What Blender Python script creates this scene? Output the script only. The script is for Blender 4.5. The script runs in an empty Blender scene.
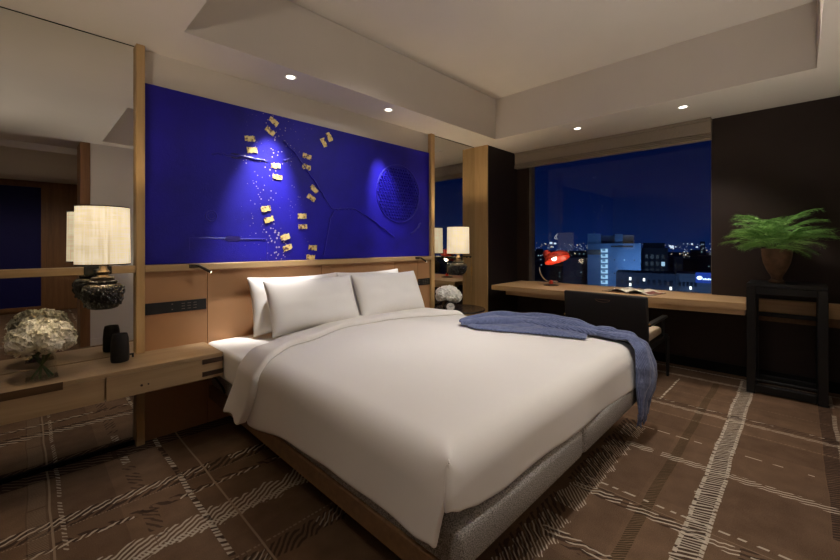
import bpy, bmesh, math, random
from mathutils import Vector, Matrix, noise
R=random.Random(7)
sc=bpy.context.scene
COL=sc.collection
PI=math.pi
# ---------------------------------------------------------------- helpers
class MB:
    def __init__(s): s.v=[]; s.f=[]; s.m=[]; s.mi=0
    def add(s,vs,fs):
        o=len(s.v); s.v+= [tuple(v) for v in vs]; s.f+=[tuple(i+o for i in f) for f in fs]; s.m+=[s.mi]*len(fs)
    def box(s,x0,x1,y0,y1,z0,z1,M=None):
        vs=[Vector((x,y,z)) for z in (z0,z1) for y in (y0,y1) for x in (x0,x1)]
        if M: vs=[M@v for v in vs]
        s.add(vs,[(0,2,3,1),(4,5,7,6),(0,1,5,4),(2,6,7,3),(0,4,6,2),(1,3,7,5)])
    def bbox(s,x0,x1,y0,y1,z0,z1,b=.006,seg=2,M=None):
        bm=bmesh.new(); bmesh.ops.create_cube(bm,size=1)
        for v in bm.verts:
            v.co=Vector(((x0+x1)/2+v.co.x*(x1-x0),(y0+y1)/2+v.co.y*(y1-y0),(z0+z1)/2+v.co.z*(z1-z0)))
        b=min(b,.45*min(x1-x0,y1-y0,z1-z0))
        bmesh.ops.bevel(bm,geom=list(bm.edges),offset=b,segments=seg,profile=.5,affect='EDGES')
        s.bm(bm,M)
    def bm(s,bm,M=None):
        bm.verts.index_update()
        s.add([(M@v.co if M else v.co) for v in bm.verts],[[v.index for v in f.verts] for f in bm.faces]); bm.free()
    def lathe(s,prof,n=32,c=(0,0,0),cap=True,M=None):
        vs=[];fs=[]
        for r,z in prof:
            for k in range(n):
                a=2*PI*k/n; vs.append(Vector((c[0]+r*math.cos(a),c[1]+r*math.sin(a),c[2]+z)))
        for i in range(len(prof)-1):
            for k in range(n):
                k2=(k+1)%n; fs.append((i*n+k,i*n+k2,(i+1)*n+k2,(i+1)*n+k))
        if cap:
            fs.append(tuple(range(n-1,-1,-1))); fs.append(tuple((len(prof)-1)*n+k for k in range(n)))
        if M: vs=[M@v for v in vs]
        s.add(vs,fs)
    def tube(s,pts,r,n=10,cap=True):
        pts=[Vector(p) for p in pts]; rs=r if isinstance(r,(list,tuple)) else [r]*len(pts)
        vs=[];fs=[]; up=None
        for i,p in enumerate(pts):
            t=(pts[min(i+1,len(pts)-1)]-pts[max(i-1,0)]).normalized()
            if up is None:
                up=Vector((0,0,1)) if abs(t.z)<.9 else Vector((1,0,0))
            a=t.cross(up)
            if a.length<1e-5: a=t.cross(Vector((0,1,0)))
            a.normalize(); b=a.cross(t).normalized(); up=b
            for k in range(n):
                q=2*PI*k/n; vs.append(p+(a*math.cos(q)+b*math.sin(q))*rs[i])
        for i in range(len(pts)-1):
            for k in range(n):
                k2=(k+1)%n; fs.append((i*n+k,i*n+k2,(i+1)*n+k2,(i+1)*n+k))
        if cap:
            fs.append(tuple(range(n-1,-1,-1))); fs.append(tuple((len(pts)-1)*n+k for k in range(n)))
        s.add(vs,fs)
    def grid(s,fn,nu,nv):
        vs=[fn(i/nu,j/nv) for i in range(nu+1) for j in range(nv+1)]
        s.add(vs,[(i*(nv+1)+j,(i+1)*(nv+1)+j,(i+1)*(nv+1)+j+1,i*(nv+1)+j+1) for i in range(nu) for j in range(nv)])
    def sphere(s,c,r,n=16,sz=(1,1,1)):
        bm=bmesh.new(); bmesh.ops.create_uvsphere(bm,u_segments=n,v_segments=max(6,n//2),radius=r)
        for v in bm.verts: v.co=Vector((c[0]+v.co.x*sz[0],c[1]+v.co.y*sz[1],c[2]+v.co.z*sz[2]))
        s.bm(bm)
    def mesh(s,name,mats,smooth=False):
        me=bpy.data.meshes.new(name); me.from_pydata(s.v,[],s.f)
        mats=mats if isinstance(mats,(list,tuple)) else [mats]
        for m in mats: me.materials.append(m)
        if len(mats)>1: me.polygons.foreach_set('material_index',s.m)
        bm=bmesh.new(); bm.from_mesh(me); bmesh.ops.recalc_face_normals(bm,faces=bm.faces) if len(s.f)<60000 else None; bm.to_mesh(me); bm.free()
        if smooth:
            me.polygons.foreach_set('use_smooth',[True]*len(me.polygons))
            if smooth!='all':
                try: me.set_sharp_from_angle(angle=math.radians(38))
                except Exception: pass
        me.update(); return me
    def build(s,name,mats,parent=None,smooth=False,label=None):
        o=bpy.data.objects.new(name,s.mesh(name,mats,smooth)); COL.objects.link(o)
        if parent:
            o.parent=parent
            if parent.type=='EMPTY' or True:
                o.matrix_parent_inverse=Matrix.Identity(4)
                W=wmat(parent); o.data.transform(W.inverted())
        if label: o['label']=label
        return o
def wmat(o):
    M=o.matrix_basis.copy()
    while o.parent: o=o.parent; M=o.matrix_basis@M
    return M
def empty(name,loc,label,cat,group=None):
    o=bpy.data.objects.new(name,None); COL.objects.link(o); o.location=loc; o.empty_display_size=.05
    tag(o,label,cat,group); return o
def tag(o,label,cat,group=None,kind=None):
    o['label']=label; o['category']=cat
    if group:o['group']=group
    if kind:o['kind']=kind
    return o
def struct(o): o['kind']='structure'; return o
def dup(root,loc,rotz=None,label=None,group=None,scale=None):
    r=root.copy(); COL.objects.link(r); r.location=loc
    if rotz is not None: r.rotation_euler.z=rotz
    if scale: r.scale=scale
    if label:r['label']=label
    if group:r['group']=group
    for ch in list(root.children):
        c=ch.copy(); COL.objects.link(c); c.parent=r
        for g in ch.children:
            d=g.copy(); COL.objects.link(d); d.parent=c
    return r
def smoothmod(o,lv=1):
    m=o.modifiers.new('s','SUBSURF'); m.levels=lv; m.render_levels=lv
def solid(o,t,off=-1):
    m=o.modifiers.new('t','SOLIDIFY'); m.thickness=t; m.offset=off
def lerp(a,b,t): return a+(b-a)*t
def pl(t,pts):
    for i in range(len(pts)-1):
        if t<=pts[i+1][0]:
            u=(t-pts[i][0])/(pts[i+1][0]-pts[i][0]); u=u*u*(3-2*u) if True else u
            return lerp(pts[i][1],pts[i+1][1],max(0,u))
    return pts[-1][1]
# ---------------------------------------------------------------- materials
def S(r,g,b):
    f=lambda c:(c/255/12.92) if c<=10 else ((c/255+.055)/1.055)**2.4
    return (f(r),f(g),f(b),1)
class NT:
    def __init__(s,name):
        s.m=bpy.data.materials.new(name); s.m.use_nodes=True; s.t=s.m.node_tree; s.n=s.t.nodes; s.l=s.t.links
        s.b=s.n['Principled BSDF']; s.out=s.n['Material Output']; s._tc=None
    def node(s,k,**kw):
        n=s.n.new(k)
        for a,b in kw.items(): setattr(n,a,b)
        return n
    def put(s,sock,v):
        if hasattr(v,'is_linked') or isinstance(v,bpy.types.NodeSocket): s.l.new(v,sock)
        else: sock.default_value=v
    def obj(s):
        if not s._tc: s._tc=s.node('ShaderNodeTexCoord')
        return s._tc.outputs['Object']
    def math(s,op,a,b=0,c=0):
        n=s.node('ShaderNodeMath',operation=op)
        s.put(n.inputs[0],a); s.put(n.inputs[1],b); s.put(n.inputs[2],c)
        return n.outputs[0]
    def xyz(s,v=None):
        n=s.node('ShaderNodeSeparateXYZ'); s.put(n.inputs[0],v or s.obj()); return n.outputs
    def comb(s,x,y,z):
        n=s.node('ShaderNodeCombineXYZ'); s.put(n.inputs[0],x);s.put(n.inputs[1],y);s.put(n.inputs[2],z); return n.outputs[0]
    def map(s,scale=(1,1,1),rot=(0,0,0),v=None):
        n=s.node('ShaderNodeMapping'); s.put(n.inputs[0],v or s.obj()); n.inputs['Scale'].default_value=scale; n.inputs['Rotation'].default_value=rot; return n.outputs[0]
    def noise(s,scale=5,detail=3,v=None,rough=.5,dist=0):
        n=s.node('ShaderNodeTexNoise'); s.put(n.inputs['Vector'],v or s.obj()); n.inputs['Scale'].default_value=scale; n.inputs['Detail'].default_value=detail; n.inputs['Roughness'].default_value=rough; n.inputs['Distortion'].default_value=dist
        return n.outputs['Fac']
    def noise1(s,w):
        n=s.node('ShaderNodeTexNoise',noise_dimensions='1D'); s.put(n.inputs['W'],w); n.inputs['Scale'].default_value=1; n.inputs['Detail'].default_value=2; return n.outputs['Fac']
    def mix(s,f,a,b):
        n=s.node('ShaderNodeMix',data_type='RGBA'); s.put(n.inputs[0],f); s.put(n.inputs[6],a); s.put(n.inputs[7],b); return n.outputs[2]
    def ramp(s,f,stops):
        n=s.node('ShaderNodeValToRGB'); s.put(n.inputs[0],f); e=n.color_ramp.elements
        while len(e)<len(stops): e.new(.5)
        for i,(p,c) in enumerate(stops): e[i].position=p; e[i].color=c
        return n.outputs[0]
    def bump(s,h,strength=.3,dist=.01):
        n=s.node('ShaderNodeBump'); s.put(n.inputs['Height'],h); n.inputs['Strength'].default_value=strength; n.inputs['Distance'].default_value=dist
        s.l.new(n.outputs[0],s.b.inputs['Normal'])
    def set(s,color=None,rough=.5,metal=0,spec=.5,emit=None,es=0,sheen=0,coat=0):
        if color is not None: s.put(s.b.inputs['Base Color'],color)
        s.put(s.b.inputs['Roughness'],rough); s.b.inputs['Metallic'].default_value=metal
        s.b.inputs['Specular IOR Level'].default_value=spec
        if emit is not None: s.put(s.b.inputs['Emission Color'],emit); s.put(s.b.inputs['Emission Strength'],es)
        if sheen: s.b.inputs['Sheen Weight'].default_value=sheen
        if coat: s.b.inputs['Coat Weight'].default_value=coat
        return s
def plain(name,col,rough=.5,metal=0,spec=.5,var=.12,scale=20,bump=0,**kw):
    t=NT(name); n=t.noise(scale,3)
    a=tuple(c*(1-var) for c in col[:3])+(1,); b=tuple(min(1,c*(1+var)) for c in col[:3])+(1,)
    t.set(t.ramp(n,[(.3,a),(.7,b)]),rough,metal,spec,**kw)
    if bump: t.bump(t.noise(scale*6,2),bump,.003)
    return t.m
def wood(name,a,b,axis='x',rough=.45,scale=1,spec=.35):
    t=NT(name); sx={'x':(1.2,22,22),'y':(22,1.2,22),'z':(22,22,1.2)}[axis]
    v=t.map(tuple(c*scale for c in sx))
    n=t.noise(1,5,v,.6,.8); n2=t.noise(5,3,v,.6)
    f=t.math('ADD',t.math('MULTIPLY',n,.75),t.math('MULTIPLY',n2,.25))
    t.set(t.ramp(f,[(.32,a),(.68,b)]),rough,0,spec); t.bump(n2,.08,.002); return t.m
def emis(name,col,st):
    t=NT(name); t.set((0,0,0,1),.5,emit=col,es=st); return t.m
M={}
M['paint']=plain('warm_paint',S(205,196,184),.8,spec=.2,var=.015,scale=3)
M['oak']=wood('oak',S(168,138,98),S(186,154,112),'x')
M['oakz']=wood('oak_upright',S(168,136,92),S(186,154,108),'z')
M['oaky']=wood('oak_desk',S(176,144,102),S(200,168,124),'y')
M['console']=wood('console_oak',S(150,122,90),S(170,142,106),'x')
M['darkinlay']=wood('walnut_inlay',S(48,32,22),S(66,44,30),'x')
M['recess']=wood('recess_oak',S(70,50,30),S(96,70,44),'x')
M['walnut']=wood('entry_timber',S(112,78,48),S(140,100,64),'z')
M['bedwood']=wood('bed_timber',S(108,80,54),S(134,102,70),'x')
M['leather']=plain('tan_leather',S(170,128,90),.5,spec=.35,var=.06,scale=4,bump=.05)
M['leatherdk']=plain('russet_leather',S(140,84,50),.5,spec=.35,var=.06,scale=4)
M['seam']=plain('seam',S(84,54,32),.7)
M['darkwall']=plain('dark_panel',S(46,35,30),.6,spec=.3,var=.14,scale=2.2)
M['alcove']=plain('alcove_panel',S(34,27,27),.6,spec=.25,var=.1,scale=2)
M['black']=plain('black_lacquer',S(8,7,7),.5,spec=.4)
M['blackmatte']=plain('black_matte',S(26,25,25),.6,spec=.3)
M['plinth']=plain('plinth_black',S(16,14,13),.7,spec=.2)
M['chair']=plain('chair_leather',S(25,23,23),.45,spec=.4,var=.1,scale=30,bump=.05)
M['cushion']=plain('beige_fabric',S(190,172,148),.9,spec=.1,var=.1,scale=60)
M['linen']=plain('white_linen',S(238,232,224),.75,spec=.2,var=.012,scale=2.5,bump=.02)
M['sheet']=plain('white_sheet',S(244,240,233),.75,spec=.2,var=.01,scale=4)
M['pillow']=plain('pillow_cotton',S(244,240,234),.75,spec=.2,var=.01,scale=5)
M['throw']=None
M['navy']=plain('navy_panel',S(20,18,76),.6,spec=.2,var=.05)
M['chrome']=plain('chrome',S(200,200,200),.18,1,var=.02)
M['bronze']=plain('dark_bronze',S(70,60,50),.35,.8)
M['ceramicgloss']=plain('glazed_black',S(22,19,17),.16,spec=.7)
M['mark']=plain('switch_print',S(120,112,102),.6)
M['brass']=plain('brass',S(190,150,90),.3,.9)
M['gold']=None
M['terracotta']=plain('plant_pot_clay',S(98,74,54),.6,spec=.3,var=.3,scale=18)
M['soil']=plain('soil',S(40,30,22),.9)
M['red']=plain('red_enamel',S(205,62,38),.3,spec=.5,var=.04)
M['stem']=plain('flower_stem',S(84,104,58),.6)
M['paper']=plain('paper',S(225,218,200),.8,var=.04)
M['cover']=plain('book_cover',S(120,96,70),.6)
M['photo']=plain('printed_page',S(140,80,70),.7,var=.6,scale=60)
M['cream']=plain('clock_dial',S(226,222,212),.5)
M['frame']=plain('window_frame',S(58,54,52),.5)
M['jamb']=plain('window_jamb_grey',S(96,90,86),.5)
M['smoke']=plain('smoked_tabletop',S(40,32,28),.22,spec=.5)
M['glassvase']=None
def build_mats():
    t=NT('petal'); n=t.noise(14,3)
    t.set(t.ramp(n,[(.3,S(222,212,178)),(.7,S(246,242,226))]),.7,spec=.15); M['petal']=t.m
    t=NT('petal_white'); n=t.noise(14,3)
    t.set(t.ramp(n,[(.3,S(232,230,218)),(.7,S(250,249,243))]),.7,spec=.15); M['petalw']=t.m
    # mirror
    t=NT('mirror_glass'); t.set((.8,.8,.77,1),.0,1,var if False else .5); M['mirror']=t.m
    # window glass / vase glass
    for nm,tint,k in (('window_glass',(.95,.98,1,1),.012),('vase_glass',(.97,.98,.97,1),.05)):
        t=NT(nm); tr=t.node('ShaderNodeBsdfTransparent'); tr.inputs[0].default_value=tint
        gl=t.node('ShaderNodeBsdfGlossy'); gl.inputs['Roughness'].default_value=.01; gl.inputs[0].default_value=(1,1,1,1)
        lw=t.node('ShaderNodeLayerWeight'); lw.inputs[0].default_value=.12
        f=t.math('ADD',t.math('MULTIPLY',lw.outputs['Fresnel'],.35),k)
        mx=t.node('ShaderNodeMixShader'); t.l.new(f,mx.inputs[0]); t.l.new(tr.outputs[0],mx.inputs[1]); t.l.new(gl.outputs[0],mx.inputs[2])
        t.l.new(mx.outputs[0],t.out.inputs[0]); M[nm]=t.m
    # carpet
    t=NT('plaid_carpet'); o=t.xyz(); x0,y0=o[0],o[1]
    wob=t.math('MULTIPLY',t.math('SUBTRACT',t.noise(1.6,2),.5),.03)
    x=t.math('ADD',x0,wob); y=t.math('ADD',y0,t.math('MULTIPLY',t.math('SUBTRACT',t.noise(2.1,2),.5),.03))
    pile=t.noise(260,2); soft=t.noise(9,4)
    base=t.ramp(t.math('ADD',t.math('MULTIPLY',pile,.55),t.math('MULTIPLY',soft,.45)),[(.3,S(86,66,50)),(.7,S(126,100,78))])
    # tonal weave blocks
    def band(v,c,w): return t.math('LESS_THAN',t.math('ABSOLUTE',t.math('SUBTRACT',v,c)),w/2)
    col=base
    dk=S(58,42,32); lt=S(196,182,162); ol=S(66,54,34); md=S(150,130,108); vd=S(44,32,28)
    for v,c,w,op in ((x,.15,.30,.28),(y,2.6,.34,.0),(x,1.2,.5,.22),(y,1.2,.9,.10),(x,2.3,.42,.14),(x,3.05,.22,.25),(y,.62,.16,.12),(x,3.75,.3,.12),(y,0.05,.3,.08),(x,4.4,.4,.3)):
        if op: col=t.mix(t.math('MULTIPLY',band(v,c,w),op),col,dk)
    cnt=[0]
    def stripe(axis,c,w,colr,period=.05,duty=.5,slope=1.,brk=0.,rng=None,op=.85,grow=0.):
        u,v=(x,y) if axis=='x' else (y,x)
        cnt[0]+=1
        d=t.math('SUBTRACT',v,c)
        nv=t.noise1(t.math('MULTIPLY_ADD',u,13,cnt[0]*13.7))
        ww=t.math('MULTIPLY',t.math('ADD',t.math('MULTIPLY',t.math('SUBTRACT',nv,.5),grow),1.),w/2) if grow else w/2
        m=t.math('LESS_THAN',t.math('ABSOLUTE',d),ww)
        if period:
            h=t.math('FRACT',t.math('ADD',t.math('DIVIDE',t.math('ADD',u,t.math('MULTIPLY',d,slope)),period),t.math('MULTIPLY',nv,1.4)))
            m=t.math('MULTIPLY',m,t.math('LESS_THAN',h,duty))
        if brk:
            nb=t.noise1(t.math('MULTIPLY_ADD',u,4.3,cnt[0]*17.1))
            m=t.math('MULTIPLY',m,t.math('GREATER_THAN',nb,brk))
        if rng: m=t.math('MULTIPLY',m,t.math('MULTIPLY',t.math('GREATER_THAN',u,rng[0]),t.math('LESS_THAN',u,rng[1])))
        return t.math('MULTIPLY',m,op),colr
    ST=[('x',2.82,.19,vd,0,.5,1,0,(-2,1.2),.75),('x',2.82,.17,md,.055,.22,1.6,.3,(-2,1.1),.5),
        ('x',2.265,.10,vd,.06,.55,-1.4,.0,(-2,1.1),.75,.5),('x',2.285,.055,lt,.05,.34,-1.6,.36,(-2,1.1),.75,.6),('x',2.215,.006,md,.012,.6,0,0,(-2,1.1),.6),
        ('x',2.10,.05,vd,.08,.5,1.3,.35,(-2,1.1),.7),('x',2.09,.026,lt,.045,.42,-1.4,.42,(-2,1.1),.7,.4),
        ('x',1.84,.13,lt,.042,.46,-1.5,.36,(.1,1.15),.8,1.5),('x',1.80,.03,lt,.016,.5,.6,.2,(.1,1.15),.7),
        ('x',1.54,.008,md,.02,.6,0,0,(.2,1.15),.7),('x',1.47,.09,vd,.035,.5,-1.1,.2,(.2,1.2),.7,.8),('x',1.475,.07,lt,.034,.3,-1.2,.48,(.2,1.2),.5,.9),
        ('x',.765,.115,lt,.021,.40,-1.0,.34,(.6,2.82),.85,1.4),('x',.80,.10,vd,.042,.5,-1.0,.4,(.6,2.9),.7,.6),
        ('x',.497,.045,ol,.016,.62,.9,0,(.6,4.15),.85),
        ('x',.308,.085,vd,0,.5,0,0,(.5,4.45),.6),('x',.308,.084,lt,.021,.40,.35,.30,(.5,4.45),.85,.9),('x',.266,.016,lt,.03,.7,0,.2,(.5,4.45),.8),
        ('x',.345,.016,lt,.05,.6,0,.3,(.5,4.45),.8),
        ('x',-.14,.07,vd,.02,.75,.5,0,(2.3,4.45),.75),('x',-.178,.022,lt,.026,.45,.7,.4,(2.3,4.45),.85),
        ('x',.76,.014,lt,.075,.66,.5,0,(3.44,4.08),.9),
        ('x',-.9,.09,lt,.03,.5,.9,.3,None,.7,.5),('x',-1.6,.05,lt,.03,.4,.9,.3,None,.7,.5),('x',-1.75,.01,md,.03,.6,.9,0,None,.7),
        ('y',.035,.06,md,.011,.5,0,.35,(1.5,2.74),.45),('y',.078,.008,md,0,.5,0,0,None,.7),('y',.112,.016,lt,.03,.42,1.2,.32,None,.55),
        ('y',.385,.055,vd,.045,.42,1.4,.5,None,.6),('y',.385,.035,lt,.03,.4,.8,.60,(1.6,2.72),.7),
        ('y',.555,.024,vd,.09,.6,.5,0,None,.7),('y',.555,.024,lt,.03,.55,.5,.47,None,.85),
        ('y',.668,.009,md,0,.5,0,0,None,.95),
        ('y',1.53,.07,vd,.09,.5,2.4,.2,(.3,.75),.7),('y',1.55,.05,lt,.08,.30,2.8,.42,(-.3,.78),.8,.6),
        ('y',1.94,.08,vd,.09,.42,2.8,.3,(-.6,.8),.7,.6),('y',1.935,.055,lt,.085,.30,3.2,.40,(-.6,.8),.92,.9),('y',2.03,.012,lt,.06,.55,.5,.2,(-.6,.8),.8),('y',1.985,.005,md,0,.5,0,0,(-.6,.8),.5),
        ('y',2.545,.06,lt,.075,.32,3.4,.30,(-.6,.75),.92,.8),
        ('y',2.845,.008,lt,.11,.6,.5,.36,(-.6,.76),.85),
        ('y',3.18,.006,md,.02,.7,.5,0,(-.6,.95),.7),('y',3.36,.04,lt,.07,.32,3.6,.32,(-.6,1.0),.85,.8),('y',3.43,.075,vd,.08,.5,3,.2,(-.6,1.2),.7,.6),('y',3.45,.016,lt,.08,.35,3,.5,(-.6,1.2),.75),
        ('y',3.72,.006,md,.02,.6,0,0,(-.6,1.2),.5),
        ('y',4.19,.05,lt,.05,.36,2.6,.28,(-.6,1.4),.9,.5),('y',4.44,.07,vd,.03,.6,1,0,None,.7),('y',4.43,.03,lt,.03,.5,1.2,.35,None,.7)]
    for s_ in ST:
        m,c=stripe(*s_); col=t.mix(m,col,c)
    t.set(col,.95,spec=.08); t.bump(pile,.35,.004); M['carpet']=t.m
    # blue relief
    t=NT('cobalt_relief'); n=t.noise(3,4); vor=t.node('ShaderNodeTexVoronoi'); t.l.new(t.obj(),vor.inputs['Vector']); vor.inputs['Scale'].default_value=40
    dx_=t.math('SUBTRACT',1,t.math('MULTIPLY',t.math('ABSOLUTE',t.math('ADD',t.xyz()[0],.47)),1.5)); sp=t.math('LESS_THAN',vor.outputs['Distance'],t.math('MULTIPLY',t.math('MAXIMUM',t.math('SUBTRACT',t.math('MULTIPLY',t.noise(4,2),t.math('MAXIMUM',dx_,0)),.25),0),.75))
    base=t.ramp(n,[(.3,S(18,10,122)),(.7,S(25,15,160))])
    t.set(t.mix(t.math('MULTIPLY',sp,.55),base,S(214,200,190)),.55,spec=.3)
    g=t.noise(60,4,None,.7,1.2); t.bump(t.math('MULTIPLY',g,t.noise(2.5,2)),.5,.008); M['cobalt']=t.m
    M['cobalt2']=plain('cobalt_relief_raised',S(22,13,146),.4,spec=.4,var=.06)
    M['cobaltdk']=plain('cobalt_hollow',S(26,14,92),.5,spec=.3)
    t=NT('gold_leaf'); n=t.noise(45,3)
    t.set(t.ramp(n,[(.36,S(96,66,70)),(.46,S(214,186,112)),(.75,S(240,222,160))]),.45,.15); t.bump(n,.4,.004); M['gold']=t.m
    # grey bouclé base
    t=NT('grey_weave'); n=t.noise(1,2,t.map((210,210,300)))
    t.set(t.ramp(n,[(.35,S(112,107,102)),(.65,S(188,182,175))]),.9,spec=.1); t.bump(n,.6,.004); M['grey']=t.m
    # throw
    t=NT('blue_wool'); w=t.node('ShaderNodeTexWave'); t.l.new(t.obj(),w.inputs['Vector']); w.inputs['Scale'].default_value=42; w.inputs['Distortion'].default_value=2.5; w.inputs['Detail'].default_value=2
    n=t.noise(50,3)
    t.set(t.ramp(t.math('ADD',t.math('MULTIPLY',w.outputs['Fac'],.4),t.math('MULTIPLY',n,.6)),[(.25,S(74,82,114)),(.75,S(120,130,164))]),.95,spec=.08,sheen=.3); t.bump(n,.7,.006); M['throw']=t.m
    # lamp shade
    t=NT('linen_lampshade'); a=t.noise(1,2,t.map((170,170,5))); b=t.noise(1,2,t.map((8,8,240)))
    f=t.math('ADD',t.math('MULTIPLY',a,.5),t.math('MULTIPLY',b,.5))
    c=t.ramp(f,[(.43,(.66,.50,.29,1)),(.55,(1,.84,.58,1))])
    t.set(S(230,215,180),.8,emit=c,es=.80); M['shade']=t.m
    # blind fabric
    t=NT('roman_blind_fabric'); n=t.noise(1,2,t.map((200,60,300)))
    t.set(t.ramp(n,[(.3,S(136,124,108)),(.7,S(154,142,126))]),.9,spec=.1); M['blind']=t.m
    # ceramic carved
    t=NT('carved_black_ceramic'); vor=t.node('ShaderNodeTexVoronoi',feature='DISTANCE_TO_EDGE'); t.l.new(t.obj(),vor.inputs['Vector']); vor.inputs['Scale'].default_value=75
    h=t.ramp(vor.outputs['Distance'],[(.02,(0,0,0,1)),(.12,(1,1,1,1))])
    t.set(t.mix(h,S(4,4,4),S(28,24,21)),.2,spec=.6); t.bump(h,1,.012); M['ceramic']=t.m
    t=NT('fern_green'); n=t.noise(9,3)
    t.set(t.ramp(n,[(.3,S(76,118,56)),(.7,S(142,186,100))]),.6,spec=.2); M['fern']=t.m
    M['ferntip']=plain('fern_pale',S(150,160,110),.6)
    # building
    for nm,a,b in (('facade_blue',S(70,100,140),S(96,128,170)),('facade_dark',S(40,50,70),S(56,66,88)),('facade_mid',S(64,76,98),S(84,96,118))):
        t=NT(nm); n=t.noise(.12,4); t.set(t.ramp(n,[(.3,a),(.7,b)]),.8,spec=.2); M[nm]=t.m
    M['win_off']=plain('unlit_window',S(24,34,52),.3)
    M['win_on']=emis('lit_window',(.50,.78,1,1),.75)
    M['win_bright']=emis('lit_window_warm',(.9,.95,.9,1),2.2)
    M['stair']=emis('stairwell_light',(.42,.72,1,1),.85)
    M['stairdk']=emis('stairwell_dim',(.16,.36,.62,1),.5)
    M['sign']=emis('sign_light',(.55,.72,1,1),2.6)
    M['signglow']=emis('sign_panel',(.02,.08,.6,1),.5)
    M['city']=emis('city_light',(.75,.85,1,1),.9)
    M['citywarm']=emis('city_light_warm',(1,.8,.55,1),.8)
    M['ground']=plain('city_ground',S(18,24,34),.9,var=.5,scale=.02)
    M['lens']=emis('downlight_lens',(1,.93,.82,1),5)
    M['bulb']=emis('bulb_glow',(1,.86,.62,1),6)
var=0
build_mats()
# ---------------------------------------------------------------- room shell
ZC=2.388; ZT=2.843; HW=2.863
def sbox(name,m,*bs,smooth=False):
    b=MB()
    for q in bs: b.box(*q)
    return struct(b.build(name,m))
sbox('floor',M['carpet'],(-1.4,4.9,-4.1,3.0,-.1,0))
b=MB()
TX0,TX1,TY0,TY1=.62,3.735,-.09,2.457
for q in ((-1.4,TX0,-.75,3.0),(TX1,4.9,-.75,3.0),(TX0,TX1,-.75,TY0),(TX0,TX1,TY1,3.0)): b.box(*q,ZC,2.99)
b.box(TX0-.02,TX1+.02,TY0-.02,TY1+.02,ZT,2.99)
b.box(-1.4,.9,-4.1,-.75,2.31,2.99)
struct(b.build('ceiling',M['paint']))
sbox('wall_head',M['paint'],(-1.4,4.9,HW,3.0,0,ZC))
sbox('wall_left',M['paint'],(-1.4,-1.3,-4.1,HW,0,ZC))
sbox('wall_near',M['paint'],(.53,4.9,-.62,-.27,0,ZC))
sbox('trim_1',M['walnut'],(.44,.53,-.63,-.26,0,ZC))
sbox('wall_entry',M['walnut'],(-1.4,.9,-4.1,-3.95,0,2.31))
sbox('wall_corridor',M['paint'],(.75,.9,-3.95,-.62,0,2.31))
sbox('wall_alcove',M['alcove'],(3.88,4.9,2.66,HW,0,ZC))
sbox('wall_column',M['oakz'],(3.862,3.88,2.655,HW,0,ZC))
WX=4.56
sbox('wall_window',M['darkwall'],(WX,4.70,-.27,.585,0,ZC),(WX,4.70,2.51,2.66,0,ZC),(WX,4.70,.585,2.51,0,.69),(WX,4.70,.585,2.51,2.31,ZC))
sbox('baseboard_window',M['plinth'],(WX-.012,WX,-.27,2.655,0,.09))
sbox('baseboard_near',M['paint'],(.53,4.5,-.27,-.258,0,.08))
wr=MB()
for q in ((4.63,4.69,.585,.60,.69,2.31),(4.60,4.69,2.475,2.51,.69,2.31),(4.63,4.69,.585,2.475,.69,.715),(4.63,4.69,.585,2.475,2.29,2.31)): wr.box(*q)
w1=struct(wr.build('window_1',M['jamb']))
p=MB(); p.box(4.655,4.665,.60,2.475,.715,2.29); struct(p.build('pane',M['window_glass'],w1))
# ---------------------------------------------------------------- head wall joinery
hf=empty('headboard_surround',(1.8,2.80,0),'pale oak frame of two slim posts and a long rail around the blue artwork','headboard surround')
for x0,x1,y0 in ((.457,.500,2.795),(3.045,3.10,2.812)):
    for za,zb in (((0,.404),(.548,ZC)) if x0<1 else ((0,ZC),)):
        q=MB(); q.bbox(x0,x1,y0,HW,za,zb,.002,1); q.build('post',M['oakz'],hf)
q=MB(); q.bbox(.501,3.044,2.80,HW,1.030,1.071,.002,1); q.build('rail',M['oak'],hf)
hb=empty('headboard',(1.8,2.84,0),'tan leather panelled headboard behind the white bed','headboard')
seams=[.502,.853,1.72,2.54,2.86,3.043]
for i in range(5):
    q=MB(); q.bbox(seams[i]+.001,seams[i+1]-.001,2.835,HW,0.0,1.029,.003,2)
    q.build('panel',M['leather' if i in(1,2,3,) else 'leather'],hb)
for x0,x1,sx in ((.504,.846,.70),(2.862,3.041,2.93)):
    q=MB(); q.bbox(x0,x1,2.829,2.8345,.766,.836,.001,1); cp=q.build('control_panel',M['blackmatte'],hb,label='black switch strip set into the tan headboard')
    for k in range(3):
        for j in range(3):
            q=MB(); xx=sx+k*.034; zz=.783+j*.017
            q.box(xx,xx+.019,2.8278,2.829,zz,zz+.0025); q.build('switch_mark',M['mark'],cp)
    for j in (0,2):
        q=MB(); q.box(sx-.055,sx-.048,2.8278,2.829,.783+j*.017,.788+j*.017); q.build('switch_mark',M['mark'],cp)
# mirrors
def mirror(nm,x0,x1,label):
    e=empty(nm,((x0+x1)/2,2.845,0),label,'mirror')
    q=MB(); q.box(x0,x1,2.841,2.846,.03,ZC-.008); q.build('glass',M['mirror'],e)
    q=MB(); q.box(x0,x1,2.847,HW,.05,ZC); q.build('backing',M['plinth'],e)
    q=MB(); q.box(x0,x1,2.836,HW,0,.025); q.build('base_strip',M['plinth'],e)
    return e
m1=mirror('wall_mirror',-1.3,.456,'tall wall mirror behind the floating oak console')
m2=mirror('wall_mirror',3.101,3.861,'narrow wall mirror beside the oak column right of the bed')
q=MB(); q.bbox(-1.3,.456,2.80,2.84,1.030,1.071,.002,1); tag(q.build('mirror_rail',M['oak']),'horizontal oak rail crossing the tall mirror beside the bed','rail')
q=MB(); q.tube([(3.25,2.815,1.052),(3.74,2.815,1.052)],.006,8); q.sphere((3.74,2.815,1.045),.014,10); 
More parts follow.
